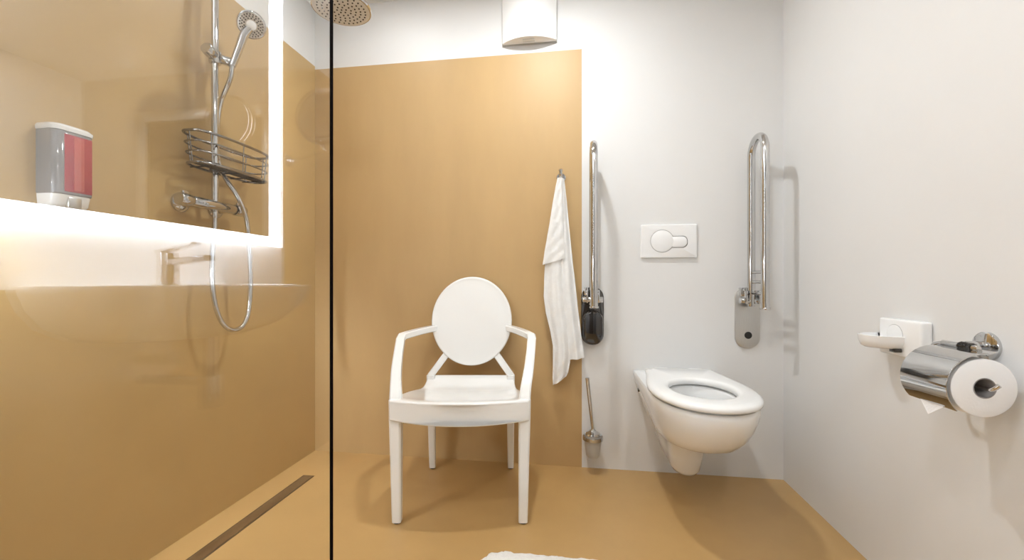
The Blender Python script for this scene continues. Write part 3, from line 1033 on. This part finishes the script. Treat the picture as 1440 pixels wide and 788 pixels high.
# ------------------------------------------------------------------ soap dispenser on the shower wall
def make_dispenser():
    y0, y1 = 0.921, 1.017
    D = 0.060
    t = thing('soap_dispenser', 'wall soap dispenser with smoky body, red soap tank and white cap on the ochre wall', 'soap dispenser', (XL, (y0 + y1) / 2, 1.13))

    def sec(z, d, hy, r):
        """plan outline: flat at the wall, rounded front corners"""
        cy = (y0 + y1) / 2
        out = [(XL + 0.0005, cy - hy, z)]
        for k in range(9):
            a = -PI / 2 + PI / 2 * k / 8
            out.append((XL + d - r + r * math.cos(a), cy - hy + r + r * math.sin(a), z))
        for k in range(9):
            a = PI / 2 * k / 8
            out.append((XL + d - r + r * math.cos(a), cy + hy - r + r * math.sin(a), z))
        out.append((XL + 0.0005, cy + hy, z))
        return out
    hy = (y1 - y0) / 2
    build(MB().loft([sec(1.146, D - 0.004, hy - 0.002, 0.018), sec(1.149, D, hy, 0.020), sec(1.312, D, hy, 0.020), sec(1.314, D - 0.002, hy - 0.002, 0.018)]), 'body', 'smoke', t, smooth=45)
    build(MB().loft([sec(1.314, D + 0.001, hy + 0.001, 0.020), sec(1.323, D + 0.002, hy + 0.002, 0.021), sec(1.330, D - 0.004, hy - 0.002, 0.022), sec(1.334, D - 0.016, hy - 0.012, 0.018)]), 'cap', 'plastic', t, smooth=45)
    # the tank shows through the front as a red field with a lighter centre panel
    def fld(ya, yb_, za, zb, off):
        b = MB()
        b.box(XL + D - 0.004, XL + D + off, ya, yb_, za, zb, 0.0012)
        return b
    build(fld(y0 + 0.021, y1 - 0.010, 1.154, 1.306, 0.0012), 'soap_window', 'red_soap', t, smooth=30)['label'] = 'red translucent soap window'
    build(fld(y0 + 0.042, y1 - 0.030, 1.158, 1.302, 0.0026), 'soap_pouch', 'red_pouch', t, smooth=30)
    build(MB().loft([sec(1.112, D - 0.020, hy - 0.006, 0.016), sec(1.120, D - 0.010, hy - 0.003, 0.018), sec(1.146, D - 0.004, hy - 0.001, 0.020)]), 'base', 'plastic', t, smooth=45)
    build(MB().box(XL + D - 0.016, XL + D - 0.002, (y0 + y1) / 2 - 0.016, (y0 + y1) / 2 + 0.016, 1.112, 1.142, 0.004), 'push_button', 'steel', t, smooth=40)


make_dispenser()


# ------------------------------------------------------------------ what the glass reflects: backlit mirror, wash basin, tap
def make_mirror():
    y0, y1, z0, z1 = 2 * GY - 1.705, GY - 0.030, 1.110, 2.20
    bd = 0.072
    so = 0.058
    t = thing('backlit_mirror', 'large backlit wall mirror with a glowing white outline, reflected in the glass', 'mirror', (XL, (y0 + y1) / 2, z0))
    build(MB().box(XL + so, XL + so + 0.006, y0, y1, z0, z1), 'mirror_glass', 'mirror', t, smooth=0)
    bnd = MB()
    xa, xb = XL + so, XL + so + 0.0065
    bnd.box(xa, xb, y0 - bd, y0, z0 - bd * 0.6, z1 + bd)
    bnd.box(xa, xb, y0, y1, z0 - bd * 0.6, z0)
    bnd.box(xa, xb, y0, y1, z1, z1 + bd)
    build(bnd, 'frosted_border', 'led_band', t, smooth=0)['label'] = 'glowing frosted border'
    i = 0.004
    ye = y0 - bd + i
    zt_ = z1 + bd - i
    build(MB().box(XL, XL + so, ye, y1 - i, z0 + i, zt_), 'back_box', 'steel', t, smooth=0)
    a, b_ = XL + 0.005, XL + so - 0.002
    s = MB()
    s.box(a, b_, ye - 0.003, ye, z0 + i, zt_)
    build(s, 'side_light', 'led_side', t, smooth=0)
    build(MB().box(a, b_, ye, y1 - i, zt_, zt_ + 0.003), 'upper_light', 'led_side', t, smooth=0)
    build(MB().box(a, b_, ye, y1 - i, z0 + i - 0.003, z0 + i), 'lower_light', 'led', t, smooth=0)


make_mirror()
structure(build(MB().box(XL, XL + 0.004, 2 * GY - 1.87, GY - 0.02, 0.895, 1.20, 0.001), 'trim_2', 'plastic', smooth=0))


def make_basin():
    cy, top = 2 * GY - 1.20, 0.905
    t = thing('wash_basin', 'white wall-hung wash basin with a rounded front, reflected in the glass', 'wash basin', (XL, cy, 0.70))

    def d(hy, L, z, x0=XL):
        out = [(x0, cy - hy, z)]
        n = 32
        for k in range(n + 1):
            a = -PI / 2 + PI * k / n
            out.append((x0 + L * math.cos(a), cy + hy * math.sin(a), z))
        out.append((x0, cy + hy, z))
        return out
    rr = [d(0.14, 0.22, 0.735), d(0.21, 0.35, 0.752), d(0.275, 0.46, 0.79), d(0.312, 0.52, 0.84), d(0.328, 0.545, 0.885), d(0.330, 0.550, 0.900), d(0.325, 0.545, top)]
    build(MB().loft(rr, True, False), 'bowl', 'ceramic', t, smooth=60)
    c = XL + 0.13
    inner = [d(0.325, 0.545, top), d(0.265, 0.385, top, c), d(0.260, 0.38, top - 0.006, c), d(0.20, 0.31, 0.83, c), d(0.10, 0.20, 0.785, c)]
    build(MB().loft(inner, False, True), 'basin', 'ceramic', t, smooth=60)
    tr = MB().cyl((XL + 0.25, cy, 0.745), (XL + 0.25, cy, 0.60), 0.016).cyl((XL + 0.25, cy, 0.62), (XL + 0.25, cy, 0.52), 0.030, 24, bev=0.005).cyl((XL + 0.25, cy, 0.60), (XL, cy, 0.60), 0.015)
    build(tr, 'bottle_trap', 'chrome', t)
    q = thing('basin_tap', 'chrome lever tap standing on the wash basin rim, reflected in the glass', 'tap', (XL + 0.07, cy, top))
    x = XL + 0.095
    build(MB().lathe([(0.028, 0), (0.027, 0.004), (0.0235, 0.006), (0.0225, 0.095), (0.020, 0.102)], (x, cy, top), n=28), 'body', 'chrome', q)
    build(MB().sweep_rect([((x, cy, top + 0.070), (0, 0.014, 0), (0, 0, 0.012)), ((x + 0.15, cy, top + 0.085), (0, 0.013, 0), (0, 0, 0.008))]), 'spout', 'chrome', q, smooth=30)
    build(MB().sweep_rect([((x - 0.022, cy, top + 0.104), (0, 0.018, 0), (0, 0, 0.0055)), ((x + 0.10, cy, top + 0.132), (0, 0.010, 0), (0, 0, 0.004))]), 'lever', 'chrome', q, smooth=30)


make_basin()


def make_shaving_mirror():
    c = Vector((-1.094, 2 * GY - 1.745, 1.635))
    t = thing('magnifying_mirror', 'round chrome magnifying mirror on a wall arm, faintly reflected in the glass', 'mirror', (XL, c.y - 0.16, 1.50))
    build(MB().lathe([(0.122, 0), (0.124, 0.006), (0.122, 0.012), (0.112, 0.014)], c, 'y', 48), 'frame', 'chrome', t)
    build(MB().lathe([(0.110, 0.0135), (0.109, 0.0155)], c, 'y', 48), 'mirror_glass', 'mirror', t)
    arm = MB().lathe([(0.03, 0), (0.03, 0.008), (0.026, 0.011)], (XL, c.y - 0.16, 1.50), 'x', 28)
    arm.tube(spline([(XL + 0.008, c.y - 0.16, 1.50), (XL + 0.05, c.y - 0.155, 1.50), (XL + 0.20, c.y - 0.08, 1.50), (c.x, c.y - 0.012, 1.495), (c.x, c.y + 0.004, 1.515)], 5), 0.008, 12)
    build(arm, 'arm', 'chrome', t)


make_shaving_mirror()

for o in bpy.data.objects:
    if '_root' in o:
        del o['_root']
